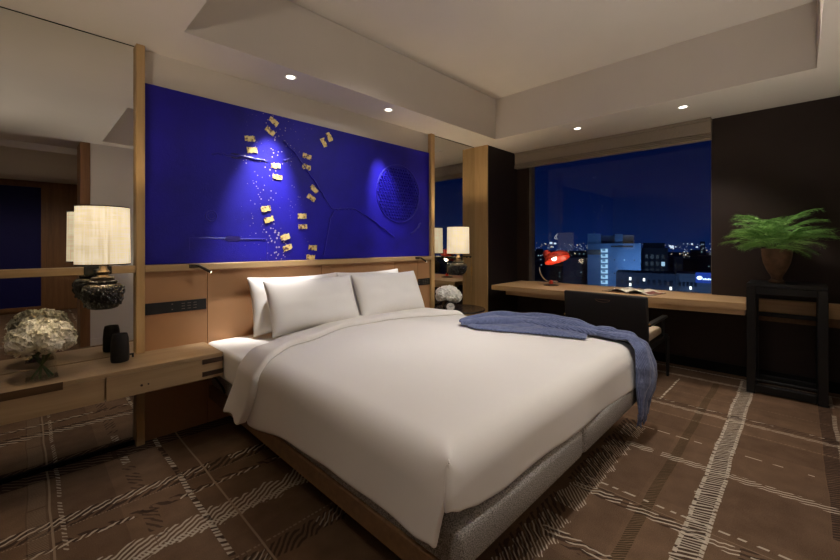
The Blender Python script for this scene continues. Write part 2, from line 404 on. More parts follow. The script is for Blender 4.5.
lr=q.build('lamp_rod',M['bronze'],None,True); tag(lr,'thin dark rod behind the table lamp on the far side of the bed','rod')
# ---------------------------------------------------------------- art
art=empty('relief_artwork',(1.8,2.85,1.62),'large cobalt blue relief artwork with small gold patches above the bed','artwork')
AY=2.842
q=MB(); q.bbox(.502,3.043,AY,HW-.001,1.073,2.183,.003,2); q.build('panel',M['cobalt'],art)
gold=[(1.315,2.13,30),(1.287,2.05,32),(1.137,1.964,-8),(1.153,1.883,-6),(1.33,1.796,-2),(1.343,1.712,4),(1.593,1.911,8),(1.588,1.823,6),(1.747,2.05,62),(1.8,2.108,60),(1.255,1.463,-14),(1.278,1.383,-18),(1.549,1.424,0),(1.555,1.339,-4),(1.407,1.253,-18),(1.426,1.172,-20),(1.644,1.171,6),(1.625,1.092,6),(1.658,1.652,42),(1.631,1.577,32)]
for gx,gz,ga in gold:
    q=MB(); Mt=Matrix.Translation((gx,AY-.002,gz))@Matrix.Rotation(math.radians(ga),4,'Y')@Matrix.Diagonal((.86,1,.86,1))
    n=9; top=[];
    pts=[(-.043+.086*i/n,.0215+R.uniform(-.005,.006)) for i in range(n+1)]+[(.043-.086*i/n,-.0215+R.uniform(-.006,.005)) for i in range(n+1)]
    vs=[Mt@Vector((a,-.004,c)) for a,c in pts]+[Mt@Vector((a,.003,c)) for a,c in pts]; L=len(pts)
    q.add(vs,[tuple(range(L))]+[(i,(i+1)%L,L+(i+1)%L,L+i) for i in range(L)]); q.build('gold_patch',M['gold'],art)
br=[[(1.393,2.0),(1.512,1.895),(1.671,1.699),(1.824,1.503)],[(1.824,1.497),(1.914,1.502),(2.066,1.519),(2.312,1.4),(2.538,1.268)],[(1.842,1.473),(1.807,1.41),(1.789,1.319),(1.745,1.108)],[(.883,1.817),(1.034,1.823),(1.147,1.823),(1.266,1.82)],[(1.393,1.848),(1.512,1.9)],[(2.758,1.3),(2.862,1.365),(2.905,1.423)]]
for l in br:
    pts=[]
    for i in range(len(l)-1):
        for k in range(8):
            f=k/8; pts.append((l[i][0]*(1-f)+l[i+1][0]*f,AY-.001,l[i][1]*(1-f)+l[i+1][1]*f+R.uniform(-.006,.006)))
    pts.append((l[-1][0],AY-.001,l[-1][1]))
    q=MB(); q.tube(pts,[.006+.004*R.random() for _ in pts],6); q.build('branch_line',M['cobalt2'],art,True)
def slot(x0,x1,z,h):
    q=MB(); n=12; pts=[]
    for k in range(n): a=PI/2+PI*k/(n-1); pts.append((x0+h*math.cos(a),z+h*math.sin(a)))
    for k in range(n): a=-PI/2+PI*k/(n-1); pts.append((x1+h*math.cos(a),z+h*math.sin(a)))
    L=len(pts); q.add([Vector((a,AY-.001,c)) for a,c in pts]+[Vector((a,AY+.005,c)) for a,c in pts],[tuple(range(L))]+[(i,(i+1)%L,L+(i+1)%L,L+i) for i in range(L)])
    q.build('slot',M['cobaltdk'],art)
slot(.985,1.055,1.237,.018); slot(1.02,1.06,1.822,.02)
q=MB(); q.tube([(1.07,AY-.001,1.237),(1.25,AY-.001,1.237)],.0035,6); q.tube([(1.265,AY,1.237),(1.262,AY,1.08)],.003,6); q.tube([(.748,AY,1.24),(.97,AY,1.24)],.002,5); q.tube([(.748,AY,1.24),(.748,AY,1.16)],.002,5); q.build('incised_line',M['cobalt2'],art,True)
def ring(name,cx,cz,r,rr=.003):
    q=MB(); q.tube([(cx+r*math.cos(a),AY-.001,cz+r*math.sin(a)) for a in [2*PI*k/40 for k in range(41)]],rr,6,False); q.build(name,M['cobalt2'],art,True)
ring('small_ring',.88,1.39,.035); ring('small_ring',.88,1.39,.02,.002)
DX,DZ,DR=2.60,1.70,.285
ring('disc_rim',DX,DZ,DR,.006)
q=MB(); step=.0335
rows=int(DR/step)+1
for j in range(-rows,rows+1):
    for i in range(-rows,rows+1):
        px=DX+(i+.5*(j%2))*step; pz=DZ+j*step*.9
        if (px-DX)**2+(pz-DZ)**2<(DR-.015)**2:
            q.lathe([(.0115,0),(.010,.010),(.004,.013)],7,M=Matrix.Translation((px,AY,pz))@Matrix.Rotation(PI/2,4,'X'))
q.build('dotted_disc',M['cobalt2'],art,True)
ring('inner_motif',DX+.01,DZ+.06,.05,.004); ring('inner_motif',DX-.01,DZ-.03,.06,.004)
q=MB(); q.tube([(DX-.13,AY-.002,DZ-.06),(DX-.06,AY-.002,DZ-.12),(DX+.04,AY-.002,DZ-.13),(DX+.12,AY-.002,DZ-.08)],.006,6); q.build('inner_motif',M['cobalt2'],art,True)
# ---------------------------------------------------------------- console
cs=empty('floating_console',(-.2,2.66,.41),'long floating oak console with drawers below the tall mirror','console')
CY0,CZ0,CZ1=2.49,.405,.547
q=MB(); q.box(-1.3,.836,CY0+.02,2.834,CZ0+.001,CZ1-.024); q.build('body',M['console'],cs)
q=MB(); q.bbox(-1.3,.836,CY0,2.834,CZ1-.022,CZ1,.002,1); q.build('top',M['console'],cs)
q=MB(); q.bbox(.284,.836,CY0,CY0+.019,CZ0,CZ1-.0225,.001,1); q.build('end_panel',M['console'],cs)
for x0,x1 in ((-.62,.277),(-1.3,-.63)):
    q=MB(); q.bbox(x0,x1,CY0,CY0+.019,CZ0,CZ1-.0225,.001,1); d=q.build('drawer',M['console'],cs)
    xa=(x0+.12); xb=.123 if x1>0 else x1-.2
    q=MB(); q.box(xa,xb,CY0-.0015,CY0+.0005,CZ1-.037,CZ1-.0005); q.build('finger_pull',M['recess'],d)
for z in (.422,.494):
    q=MB(); q.box(.722,.8372,CY0-.002,CY0+.012,z,z+.027); q.build('joint_inlay',M['darkinlay'],cs)
q=MB(); q.lathe([(.006,0),(.006,.004)],12,M=Matrix.Translation((.43,CY0,.45))@Matrix.Rotation(PI/2,4,'X')); q.lathe([(.004,0),(.004,.004)],12,M=Matrix.Translation((.46,CY0,.45))@Matrix.Rotation(PI/2,4,'X')); q.build('knot',M['darkinlay'],cs)
# cable under console
q=MB(); q.tube([(.79,2.70,.40),(.81,2.69,.385),(.82,2.66,.37),(.84,2.62,.35),(.855,2.55,.31),(.85,2.5,.29)],.006,8); tag(q.build('cable',M['blackmatte'],None,True),'black cable sagging between the oak console and the bed','cable')
# tumbler
tu=empty('tumbler',(.366,2.69,.547),'small matte black tumbler standing on the oak console','tumbler')
q=MB(); q.lathe([(.030,0),(.040,.003),(.043,.02),(.0425,.08),(.039,.13),(.035,.15),(.033,.155),(.031,.15),(.028,.14),(.0,.138)],28,(.366,2.69,.547),False); q.build('body',M['blackmatte'],tu,True)
q=MB(); q.bbox(.405,.428,2.685,2.697,.575,.583,.002,1); q.bbox(.42,.428,2.685,2.697,.560,.583,.002,1); q.build('tab',M['blackmatte'],tu)
# ---------------------------------------------------------------- lamps
def wall_lamp(x,y,label):
    e=empty('wall_lamp',(x,y,1.05),label,'lamp','carved wall lamps beside the bed')
    q=MB(); n=48
    q.lathe([(.115,1.097),(.112,1.392)],n,(x,y,0),False); s=q.build('lamp_shade',M['shade'],e,True); solid(s,.002)
    q=MB()
    q.lathe([(.1148,1.092),(.1168,1.092),(.1168,1.098),(.1148,1.098),(.1148,1.092)],n,(x,y,0),False); q.build('shade_trim',M['bronze'],e,True); q=MB(); q.lathe([(.1115,1.389),(.1135,1.389),(.1135,1.394),(.1115,1.394),(.1115,1.389)],n,(x,y,0),False); q.build('shade_trim',M['bronze'],e,True)
    q=MB(); q.lathe([(.02,.862),(.048,.863),(.062,.868),(.074,.888),(.084,.925),(.087,.955),(.084,.975),(.074,.988),(.056,.995),(.045,1.0)],40,(x,y,0)); q.mi=1
    rv=random.Random(4)
    for k in range(170):
        a=rv.uniform(0,2*PI)
        if abs((a-PI/4)%(PI/2)-0)<.16 or abs((a-PI/4)%(PI/2)-PI/2)<.16: continue
        z_=rv.uniform(.884,.972); rr_=pl(z_,[(.862,.05),(.888,.074),(.925,.084),(.955,.087),(.975,.084)])
        q.sphere((x+rr_*math.cos(a),y+rr_*math.sin(a),z_),rv.uniform(.004,.0075),8,(1,1,rv.uniform(.7,1.5)))
    q.build('vase_body',[M['ceramic'],M['ceramicgloss']],e,True)
    for k in range(4):
        a=PI/4+k*PI/2; q=MB(); q.tube([(x+rr_*math.cos(a),y+rr_*math.sin(a),z_) for rr_,z_ in ((.068,.878),(.082,.918),(.087,.955),(.080,.983))],[.005,.008,.008,.005],8); q.build('rib',M['ceramic'],e,True)
    q=MB(); q.lathe([(.043,.998),(.05,1.008),(.048,1.026),(.03,1.03),(.022,1.04),(.03,1.055),(.018,1.07),(.012,1.10)],24,(x,y,0)); q.build('neck',M['bronze'],e,True)
    q=MB()
    for k in range(20):
        a=2*PI*k/20; q.sphere((x+.053*math.cos(a),y+.053*math.sin(a),1.004),.0085,8)
    q.build('bead_ring',M['ceramic'],e,True)
    q=MB(); q.bbox(x-.06,x+.06,2.785,2.8,1.03,1.075,.003,1); q.bbox(x-.02,x+.02,y,2.79,1.04,1.062,.003,1); q.build('bracket',M['black'],e)
    q=MB(); q.sphere((x,y,1.2),.03,16,(1,1,1.3)); q.lathe([(.014,1.10),(.014,1.165)],12,(x,y,0)); q.build('bulb',M['bulb'],e,True)
    q=MB()
    for k in range(3):
        a=2*PI*k/3; q.tube([(x+.012*math.cos(a),y+.012*math.sin(a),1.11),(x+.113*math.cos(a),y+.113*math.sin(a),1.12)],.002,6)
    q.build('shade_spider',M['bronze'],e)
    return e
l1=wall_lamp(.282,2.59,'linen shade lamp on carved black base hung on the mirror rail above the oak console')
q=MB(); 
l2=dup(l1,(3.30,2.65,1.05),scale=(1.06,1.06,.98),label='linen shade lamp on carved black base above the round side table')
q=MB(); q.tube([(3.74,2.80,1.04),(3.742,2.80,.95),(3.738,2.80,.80),(3.72,2.79,.6)],.004,6); q.bbox(3.734,3.75,2.79,2.81,.82,.93,.003,1); q.build('power_cord',M['brass'],lr,True)
# reading lights
def reading(x,label):
    e=empty('reading_light',(x,2.80,1.055),label,'reading light','reading lights on the headboard rail')
    q=MB(); q.bbox(x-.03,x+.03,2.792,2.80,1.045,1.068,.002,1); q.build('mount',M['bronze'],e)
    q=MB(); q.tube([(x+.01,2.795,1.06),(x+.02,2.77,1.06)],.006,8); q.build('pivot',M['bronze'],e,True)
    d=Vector((.070,-.022,-.045)); a=Vector((x+.012,2.768,1.062))
    q=MB(); q.tube([a,a+d*.1,a+d*.95,a+d],[.007,.009,.009,.008],12); q.build('head',M['bronze'],e,True)
    q=MB(); q.tube([a+d,a+d*1.04],[.0065,.006],12); q.build('lens',M['bulb'],e,True)
    return e
r1=reading(.765,'slim bronze reading light on the rail above the oak console end of the bed')
dup(r1,(2.82,2.80,1.055),label='slim bronze reading light on the rail near the narrow mirror')
# ---------------------------------------------------------------- hydrangeas
def floret_head(name,r,mat,seed,nf=70,fs=.017):
    rr=random.Random(seed); q=MB()
    for k in range(nf):
        z=1-2*(k+.5)/nf; a=k*2.39996; s_=math.sqrt(max(0,1-z*z))
        nrm=Vector((s_*math.cos(a),s_*math.sin(a),z)); c=nrm*r*rr.uniform(.86,1.06)
        nrm=(nrm+Vector((rr.uniform(-.4,.4),rr.uniform(-.4,.4),rr.uniform(-.4,.4)))).normalized()
        t=nrm.orthogonal().normalized(); t=Matrix.Rotation(rr.uniform(0,6),3,nrm)@t; u=nrm.cross(t)
        for p_ in range(4):
            a2=p_*PI/2; d=t*math.cos(a2)+u*math.sin(a2); e=nrm.cross(d); f=fs*rr.uniform(.8,1.15)
            q.add([c,c+d*f*.55+e*f*.48+nrm*f*.2,c+d*f*1.05+nrm*f*rr.uniform(.0,.3),c+d*f*.55-e*f*.48+nrm*f*.2],[(0,1,2),(0,2,3)])
    q.sphere((0,0,0),r*.82,10)
    return q.mesh(name,mat)
def bouquet(e,c,rx,rz,n,r,mat,seed):
    ms=[floret_head('flower_head',r,mat,seed+i) for i in range(3)]
    rr=random.Random(seed)
    for k in range(n):
        z=1-1.25*(k+.5)/n; a=k*2.39996+.4; s_=math.sqrt(max(0,1-z*z))
        o=bpy.data.objects.new('flower_head',ms[k%3]); COL.objects.link(o); o.parent=e
        o.location=Vector((c[0]+rx*s_*math.cos(a),c[1]+rx*s_*math.sin(a),c[2]+rz*z))-e.location
        o.rotation_euler=(rr.uniform(0,6),rr.uniform(0,6),rr.uniform(0,6)); sc_=rr.uniform(.85,1.15); o.scale=(sc_,sc_,sc_)
fx,fy=.055,2.635
fv=empty('flower_vase',(fx,fy,.547),'cream hydrangea bouquet in a clear glass vase on the oak console','flowers')
bouquet(fv,(fx,fy,.728),.088,.058,20,.046,M['petal'],3)
q=MB(); q.box(-.052,.052,-.052,.052,0,.10); 
vb=MB(); bm=bmesh.new(); bmesh.ops.create_cube(bm,size=1)
for v in bm.verts: v.co=Vector((fx+v.co.x*(.115 if v.co.z<0 else .095),fy+v.co.y*(.10 if v.co.z<0 else .085),.547+(.001 if v.co.z<0 else .115)))
bm.faces.ensure_lookup_table(); bmesh.ops.delete(bm,geom=[max(bm.faces,key=lambda f:f.calc_center_median().z)],context='FACES_ONLY'); vb.bm(bm)
vo=vb.build('vase',M['vase_glass'],fv); solid(vo,.004)
for k in range(7):
    a=k*.9; q=MB(); q.tube([(fx+.04*math.cos(a),fy+.03*math.sin(a),.552),(fx-.02*math.cos(a),fy-.015*math.sin(a),.64),(fx-.045*math.cos(a),fy-.04*math.sin(a),.69)],.004,7); q.build('stem',M['stem'],fv,True)
# right side table group
tx,ty,tz=3.17,2.53,.53
st=empty('side_table',(tx,ty,0),'low round dark side table between the bed and the oak column','side table')
q=MB(); q.lathe([(.265,0),(.27,.006),(.27,.012),(.265,.018)],48,(tx,ty,tz-.018)); q.build('tabletop',M['smoke'],st,True)
q=MB(); q.lathe([(.02,0.015),(.02,tz-.018)],20,(tx,ty,0)); q.build('stem',M['black'],st,True)
q=MB(); q.lathe([(.17,0),(.17,.01),(.03,.018)],40,(tx,ty,0)); q.build('base',M['black'],st,True)
gx,gy=3.03,2.56
fv2=empty('flower_vase',(gx,gy,tz),'white hydrangea posy in a squat dark vase on the round side table','flowers')
bouquet(fv2,(gx,gy,.672),.088,.056,17,.050,M['petalw'],11)
q=MB(); q.lathe([(.05,0),(.058,.01),(.06,.06),(.055,.10),(.052,.10),(.055,.05),(.04,.01),(0,.008)],24,(gx,gy,tz),False); q.build('vase',M['smoke'],fv2,True)
ck=empty('alarm_clock',(2.935,2.455,tz),'small round black alarm clock in front of the white posy','clock')
cM=Matrix.Translation((2.935,2.455,tz+.052))@Matrix.Rotation(math.radians(-45),4,'Z')@Matrix.Rotation(math.radians(90),4,'X')
q=MB(); q.lathe([(.044,-.02),(.048,-.018),(.048,.018),(.045,.022),(.040,.022),(.040,.018)],32,M=cM); q.build('case',M['black'],ck,True)
q=MB(); q.lathe([(.0395,.0185),(.0395,.0195)],32,M=cM); dl=q.build('dial',M['cream'],ck)
q=MB()
for k in range(12):
    q.box(-.0012,.0012,.030,.036,.0197,.0205,M=cM@Matrix.Rotation(k*PI/6,4,'Z'))
q.build('hour_mark',M['black'],dl)
q=MB(); q.box(-.0018,.0018,-.004,.019,.0197,.0212,M=cM@Matrix.Rotation(1.0,4,'Z')); q.build('hand',M['black'],dl)
q=MB(); q.box(-.0014,.0014,-.005,.028,.0197,.0212,M=cM@Matrix.Rotation(-1.2,4,'Z')); q.build('hand',M['black'],dl)
for sx in(-.025,.025):
    q=MB(); q.bbox(sx-.006,sx+.006,-.053,-.042,-.015,.015,.002,1,M=cM); q.build('foot',M['black'],ck)
# ---------------------------------------------------------------- bed
bed=empty('bed_base',(1.86,1.75,0),'low bed base with grey woven upholstery on a timber frame','bed base')
q=MB(); q.box(1.15,2.45,1.05,2.78,0,.165); q.build('plinth',M['plinth'],bed)
q=MB(); q.bbox(.86,2.74,.76,2.83,.165,.25,.004,1); q.build('timber_frame',M['bedwood'],bed)
for x0,x1 in ((.872,1.80),(1.802,2.732)):
    q=MB(); q.bbox(x0,x1,.702,1.9,.215,.36,.035,4); q.bbox(x0,x1,1.85,2.825,.25,.36,.02,3); q.build('upholstered_box',M['grey'],bed,True)
mt=empty('mattress',(1.86,1.8,.35),'thick mattress in a white fitted sheet showing near the pillows','mattress')
q=MB(); q.bbox(.870,2.715,.82,2.825,.361,.548,.028,4); q.bbox(.845,2.735,2.22,2.826,.361,.549,.028,4); q.build('body',M['sheet'],mt,True)
TOP=.59
XL,XR,YF=.845,2.745,.715
RC=.10
def fold(a,lo,hi,hlo,hhi):
    """a = signed cloth coordinate; returns position along axis and drop below the top."""
    arc=RC*PI/2
    if a<lo+RC:
        d=lo+RC-a
        if d<arc: th=d/RC; return lo+RC-RC*math.sin(th),RC*(1-math.cos(th))
        return lo,RC+(d-arc)
    if a>hi-RC:
        d=a-(hi-RC)
        if d<arc: th=d/RC; return hi-RC+RC*math.sin(th),RC*(1-math.cos(th))
        return hi,RC+(d-arc)
    return a,0
arc=RC*PI/2
def topz(x,y):
    n=noise.noise(Vector((x*1.6,y*1.6,.3)))*.010+noise.noise(Vector((x*4,y*4,2)))*.003
    cx=max(0,1-((x-1.80)/.96)**2); cy=max(0,1-max(0,(1.3-y)/.62)**2)
    return TOP-.012+.026*cx*cy+n
def yhead(x): return pl(x,[(.80,2.10),(1.15,2.26),(1.65,2.42),(2.1,2.40),(2.6,2.30),(2.9,2.2)])
def yband_lo(x): return pl(x,[(.80,1.985),(.86,1.99),(1.16,2.15),(1.65,2.30),(2.1,2.26),(2.62,2.13),(2.9,2.05)])
def yband_hi(x): return pl(x,[(.80,2.24),(.86,2.25),(1.29,2.40),(1.8,2.56),(2.4,2.58),(2.75,2.45),(2.9,2.36)])
def hemz_left(y): return pl(y,[(.70,.335),(.85,.318),(1.3,.312),(1.6,.30),(2.1,.235),(2.4,.22)])
def hemz_foot(x): return pl(x,[(.83,.43),(.90,.405),(1.0,.38),(1.15,.365),(1.8,.352),(2.75,.325),(2.9,.325)])
def duvet():
    q=MB(); NL,NTc,NR=9,44,8; NF,NY=8,44
    idx={}
    def emit(a,b,gi,gj):
        x,dx=fold(a,XL,XR,0,0); y,dy=fold(b,YF,9,0,0)
        z=topz(min(max(x,XL),XR),max(y,YF))-math.hypot(dx,dy) if dx<RC and dy<RC else topz(x,y)-max(dx,dy)-.0
        cc=min(1,min(dx,dy)/RC)*(1 if dx<=RC*1.01 and dy<=RC*1.01 and x<1.5 else 0); z+=.115*cc; x+=.042*cc; y+=.022*cc; side=max(dx,dy)
        if dx>RC*.6 and a<1.5:
            k=min(1,(dx-RC*.6)/.2); w=noise.noise(Vector((0,b*3.2,1)))*.012
            x+= -(.018+w)*k
            if b<.95: x+=-.022*k*(.95-b)/.25; y+=.03*k*max(0,(.85-b)/.15)
        if dy>RC*.6:
            k=min(1,(dy-RC*.6)/.2); w=noise.noise(Vector((a*2.6,0,4)))*.012
            y+=-(.012+w)*k
        idx[(gi,gj)]=len(q.v); q.v.append((x,y,z))
    As=[];Bs=[]
    hl=1.0
    for i in range(NL): As.append(('L',1-i/NL))
    for i in range(7): As.append(('c',XL+RC-arc+arc*i/7))
    for i in range(NTc+1): As.append(('t',XL+RC+(XR-XL-2*RC)*i/NTc))
    for i in range(1,8): As.append(('c',XR-RC+arc*i/7))
    for i in range(1,NR+1): As.append(('R',i/NR))
    for i in range(NF): Bs.append(('F',1-i/NF))
    for i in range(7): Bs.append(('c',YF+RC-arc+arc*i/7))
    for i in range(NY+1): Bs.append(('t',i/NY))
    for gi,(ka,va) in enumerate(As):
        for gj,(kb,vb_) in enumerate(Bs):
            xe=va if ka in 'ct' else (XL if ka=='L' else XR)
            if kb=='F': b=YF+RC-arc-vb_*max(.02,(TOP-RC-.012-hemz_foot(min(max(xe,XL),XR))))
            elif kb=='c': b=vb_
            else: b=YF+RC+(yhead(min(max(xe,XL),XR))-YF-RC)*vb_
            ye=max(b,YF)
            if ka=='L': a=XL+RC-arc-va*(TOP-RC-.012-hemz_left(ye))
            elif ka=='R': a=XR-RC+arc+va*.17
            else: a=va
            if (ka in'LR') and kb=='F': continue
            emit(a,b,gi,gj)
    for gi in range(len(As)-1):
        for gj in range(len(Bs)-1):
            ks=[(gi,gj),(gi+1,gj),(gi+1,gj+1),(gi,gj+1)]
            if all(k in idx for k in ks):
                q.f.append(tuple(idx[k] for k in ks)); q.m.append(0)
    return q
dv=empty('duvet',(1.86,1.5,.6),'smooth white duvet spread over the bed with a turned down top edge','duvet')
o=duvet().build('cover',M['linen'],dv,'all'); solid(o,.018); smoothmod(o,1)
# turned-down band
def band():
    q=MB(); n=56
    ss=[]
    for i in range(8): ss.append(('L',1-i/8))
    for i in range(7): ss.append(('c',XL+RC-arc+arc*i/7))
    for i in range(n+1): ss.append(('t',XL+RC+(XR-XL-2*RC)*i/n))
    for i in range(1,8): ss.append(('c',XR-RC+arc*i/7))
    for i in range(1,6): ss.append(('R',i/5))
    m=12; rows=[]
    for k,v in ss:
        xe=v if k in'ct' else (XL if k=='L' else XR)
        xe=min(max(xe,XL),XR)
        for j in range(m+1):
            t=(j/m)**1.9; b=lerp(yband_lo(xe),yband_hi(xe),t)
            if k=='L':
                b=lerp(yband_lo(xe)+.09*v*v,yband_hi(xe)+.13*v,t)
                a=XL+RC-arc-v*(.225+.02*t+.010*math.sin(t*7))
            elif k=='R': a=XR-RC+arc+v*.15
            else: a=v
            x,dx=fold(a,XL,XR,0,0)
            z=topz(min(max(x,XL),XR),b)-dx
            edge=math.sin(PI*min(1,t*16)/2)*(1-.45*t)
            off=.034*edge+.004+.006*noise.noise(Vector((x*5,b*5,7)))
            if dx<=RC*.5: z+=off
            else: x+=(-off if k!='R' and x<1.5 else off)
            if k=='L': x-=.026*v*(1+.35*math.sin(t*7+.4))
            rows.append((x,b,z))
    q.add(rows,[(i*(m+1)+j,(i+1)*(m+1)+j,(i+1)*(m+1)+j+1,i*(m+1)+j+1) for i in range(len(ss)-1) for j in range(m)])
    return q
o=band().build('turned_down_edge',M['linen'],dv,'all'); solid(o,.014); smoothmod(o,1)
# ---------------------------------------------------------------- pillows
def pillow(name,c_bot,w,h,t,lean,yaw,label,seed):
    """lean = horizontal set-back of the top edge"""
    e=empty(name,c_bot,label,'pillow','white pillows against the headboard')
    ang=math.asin(lean/h); q=MB(); N=26
    def P_(side):
        def fn(u,v):
            a=2*u-1;b=2*v-1
            pin=1-.06*(1-abs(a)**2)*abs(b)**6-0
            px=a*w/2*(1-.05*(1-b*b)); pz=h/2+b*h/2*(1-.085*(1-a*a))
            th=t/2*((1-a**4)**.55)*((1-b**4)**.55)*(1-.22*max(0,b))
            th+=.006*noise.noise(Vector((a*2.2+seed,b*2.2,side)))*(1-a**4)*(1-b**4)
            py=-side*th
            return Vector((px,py,pz))
        return fn
    q.grid(P_(1),N,N); q.grid(P_(-1),N,N)
    Mx=Matrix.Translation(c_bot)@Matrix.Rotation(yaw,4,'Z')@Matrix.Rotation(-ang,4,'X')
    q.v=[tuple(Mx@Vector(v)) for v in q.v]
    me=q.mesh('case',M['pillow'],'all')
    bm=bmesh.new(); bm.from_mesh(me); bmesh.ops.remove_doubles(bm,verts=bm.verts,dist=.0008); bmesh.ops.recalc_face_normals(bm,faces=bm.faces); bm.to_mesh(me); bm.free()
    me.polygons.foreach_set('use_smooth',[True]*len(me.polygons))
    o=bpy.data.objects.new('case',me); COL.objects.link(o); o.parent=e; me.transform(Matrix.Translation(c_bot).inverted()); smoothmod(o,1)
    return e
pillow('pillow',(1.455,2.655,.555),.76,.43,.16,.11,.0,'back white pillow on the console side of the bed, half hidden',1)
pillow('pillow',(2.16,2.66,.555),.74,.43,.16,.11,0,'back white pillow on the window side of the bed, mostly hidden',5)
pillow('pillow',(1.50,2.475,.575),.745,.41,.19,.16,.0,'front white pillow nearest the oak console',9)
pillow('pillow',(2.235,2.475,.575),.75,.41,.19,.16,.0,'front white pillow nearest the round side table',13)
# ---------------------------------------------------------------- throw
def surf(x,y):
    z=topz(min(max(x,XL),XR),max(y,YF)); d=max(x-(XR-RC),YF+RC-y,0)
    return z-(RC-math.sqrt(max(0,RC*RC-min(d,RC)**2)))
TS=[((2.19,1.735),(2.25,1.79),.025),((2.27,1.65),(2.44,1.79),.046),((2.43,1.55),(2.62,1.745),.055),((2.50,1.41),(2.70,1.565),.06),((2.53,1.22),(2.715,1.33),.075),((2.57,1.04),(2.72,1.10),.068),((2.60,.935),(2.722,.98),.055),((2.60,.83),(2.725,.87),.048)]
TH=[((2.59,.745,.60),(2.745,.80,.60),.042),((2.55,.695,.565),(2.765,.72,.57),.036),((2.515,.682,.47),(2.785,.675,.45),.032),((2.51,.68,.38),(2.81,.67,.36),.030),((2.515,.68,.33),(2.765,.67,.29),.024),((2.525,.682,.27),(2.705,.678,.25),.015),((2.53,.682,.20),(2.70,.68,.20),.010),((2.54,.684,.165),(2.68,.682,.16),.008)]
def throw():
    secs=[((a[0],a[1],surf(*a)+.012),(b[0],b[1],surf(*b)+.014),h) for a,b,h in TS]+TH
    NU=80; NV=28; n0=len(TS)-1
    def fn(u,v):
        s_=u*(len(secs)-1); i=min(int(s_),len(secs)-2); f=s_-i; f=f*f*(3-2*f)*.5+f*.5
        A=Vector(secs[i][0]).lerp(Vector(secs[i+1][0]),f); B=Vector(secs[i][1]).lerp(Vector(secs[i+1][1]),f); h=lerp(secs[i][2],secs[i+1][2],f)
        p_=A.lerp(B,v)
        if s_<n0: p_.z=max(p_.z,surf(p_.x,p_.y)+.012)
        k=1 if s_<n0 else max(0,1-(s_-n0)/1.6)
        out=(Vector((0,0,1))*k+Vector((.3,-.95,0))*(1-k)).normalized()
        bulge=(max(0,1-abs(2*v-1)**2.6))**.42
        wr=noise.noise(Vector((u*9,v*2.6,2)))*.6+noise.noise(Vector((u*22,v*5,5)))*.35+noise.noise(Vector((u*45,v*11,8)))*.15+.35*math.sin(v*8+u*9)
        z=h*(.78*bulge+.60*wr*bulge+.16*bulge*math.sin(v*15+3*math.sin(u*6)))
        fold_=math.sin(v*PI*5+1.5*math.sin(u*7))*.010*(1-k)
        return p_+out*(z+.003)+Vector((.1,-.99,0))*fold_
    q=MB(); q.grid(fn,NU,NV)
    fr=[(2.215,1.70),(2.185,1.61),(2.255,1.42),(2.34,1.28),(2.40,1.10),(2.47,.955)]
    bk_=[(2.30,1.72),(2.47,1.64),(2.58,1.47),(2.60,1.28),(2.62,1.10),(2.57,.985)]
    def fl(u,v):
        s_=u*5; i=min(int(s_),4); f=s_-i
        A=Vector(fr[i]).lerp(Vector(fr[i+1]),f); B=Vector(bk_[i]).lerp(Vector(bk_[i+1]),f); p_=A.lerp(B,v)
        e=min(1,v*7)*min(1,u*10)*min(1,(1-u)*10)
        wr=noise.noise(Vector((u*5,v*3,9)))*.6+noise.noise(Vector((u*14,v*9,4)))*.4+noise.noise(Vector((u*30,v*16,4)))*.2
        hz=.006+e*(.007+.003*v+.020*wr)+.014*e*max(0,math.sin(u*9+v*5))
        j=.012*noise.noise(Vector((u*12,0,3)))*(1-v)
        return Vector((p_.x+j,p_.y+j,surf(p_.x,p_.y)+hz))
    q.grid(fl,44,20)
    return q,fn
q,tf=throw(); th=empty('throw_blanket',(2.6,1.3,.6),'crumpled blue wool throw hanging over the foot corner of the bed','throw')
o=q.build('blanket',M['throw'],th,'all'); solid(o,.014,1); smoothmod(o,1)
q=MB()
for k in range(22):
    v=k/21; a=tf(1,v); q.tube([a+Vector((0,0,.01)),a+Vector((R.uniform(-.006,.006),R.uniform(-.006,.006),-.02)),a+Vector((R.uniform(-.012,.012),R.uniform(-.012,.012),-.05))],[.004,.004,.002],6)
q.build('fringe',M['throw'],th,True)
# ---------------------------------------------------------------- desk
dk=empty('desk',(4.2,1.45,.6),'long pale oak window desk with a tapering top','desk')
def slab(name,m,par,pts,z0,z1):
    q=MB(); L=len(pts); q.add([(x,y,z0) for x,y in pts]+[(x,y,z1) for x,y in pts],[tuple(range(L)),tuple(range(L,2*L))]+[(i,(i+1)%L,L+(i+1)%L,L+i) for i in range(L)]); return q.build(name,m,par)
slab('top',M['oaky'],dk,[(3.812,2.60),(3.83,1.70),(3.955,.93),(4.06,.30),(4.629,.30),(4.629,2.60)] if False else [(3.815,2.565),(3.83,1.70),(3.955,.93),(4.06,.30),(4.559,.30),(4.559,2.60)],.668,.72)
slab('drawer',M['oaky'],dk,[(3.86,2.40),(3.868,1.72),(3.868+.0,1.70),(3.99,.93),(4.09,.31),(4.2,.31),(4.1,2.40)],.62,.6675)
q=MB(); q.bbox(4.56,4.629,.59,2.505,.692,.719,.002,1); struct(q.build('window_2',M['oaky'])); bpy.data.objects['window_2'].name='trim_2'
q=MB(); q.bbox(4.50,4.559,-.268,.298,.60,.72,.002,1); ld=empty('wall_ledge',(4.53,0,.55),'shallow oak ledge continuing the desk line behind the black stand','ledge')
q.build('face',M['oaky'],ld); q=MB(); q.box(4.515,4.559,-.268,.298,.53,.5995); q.build('lower_strip',M['bedwood'],ld)
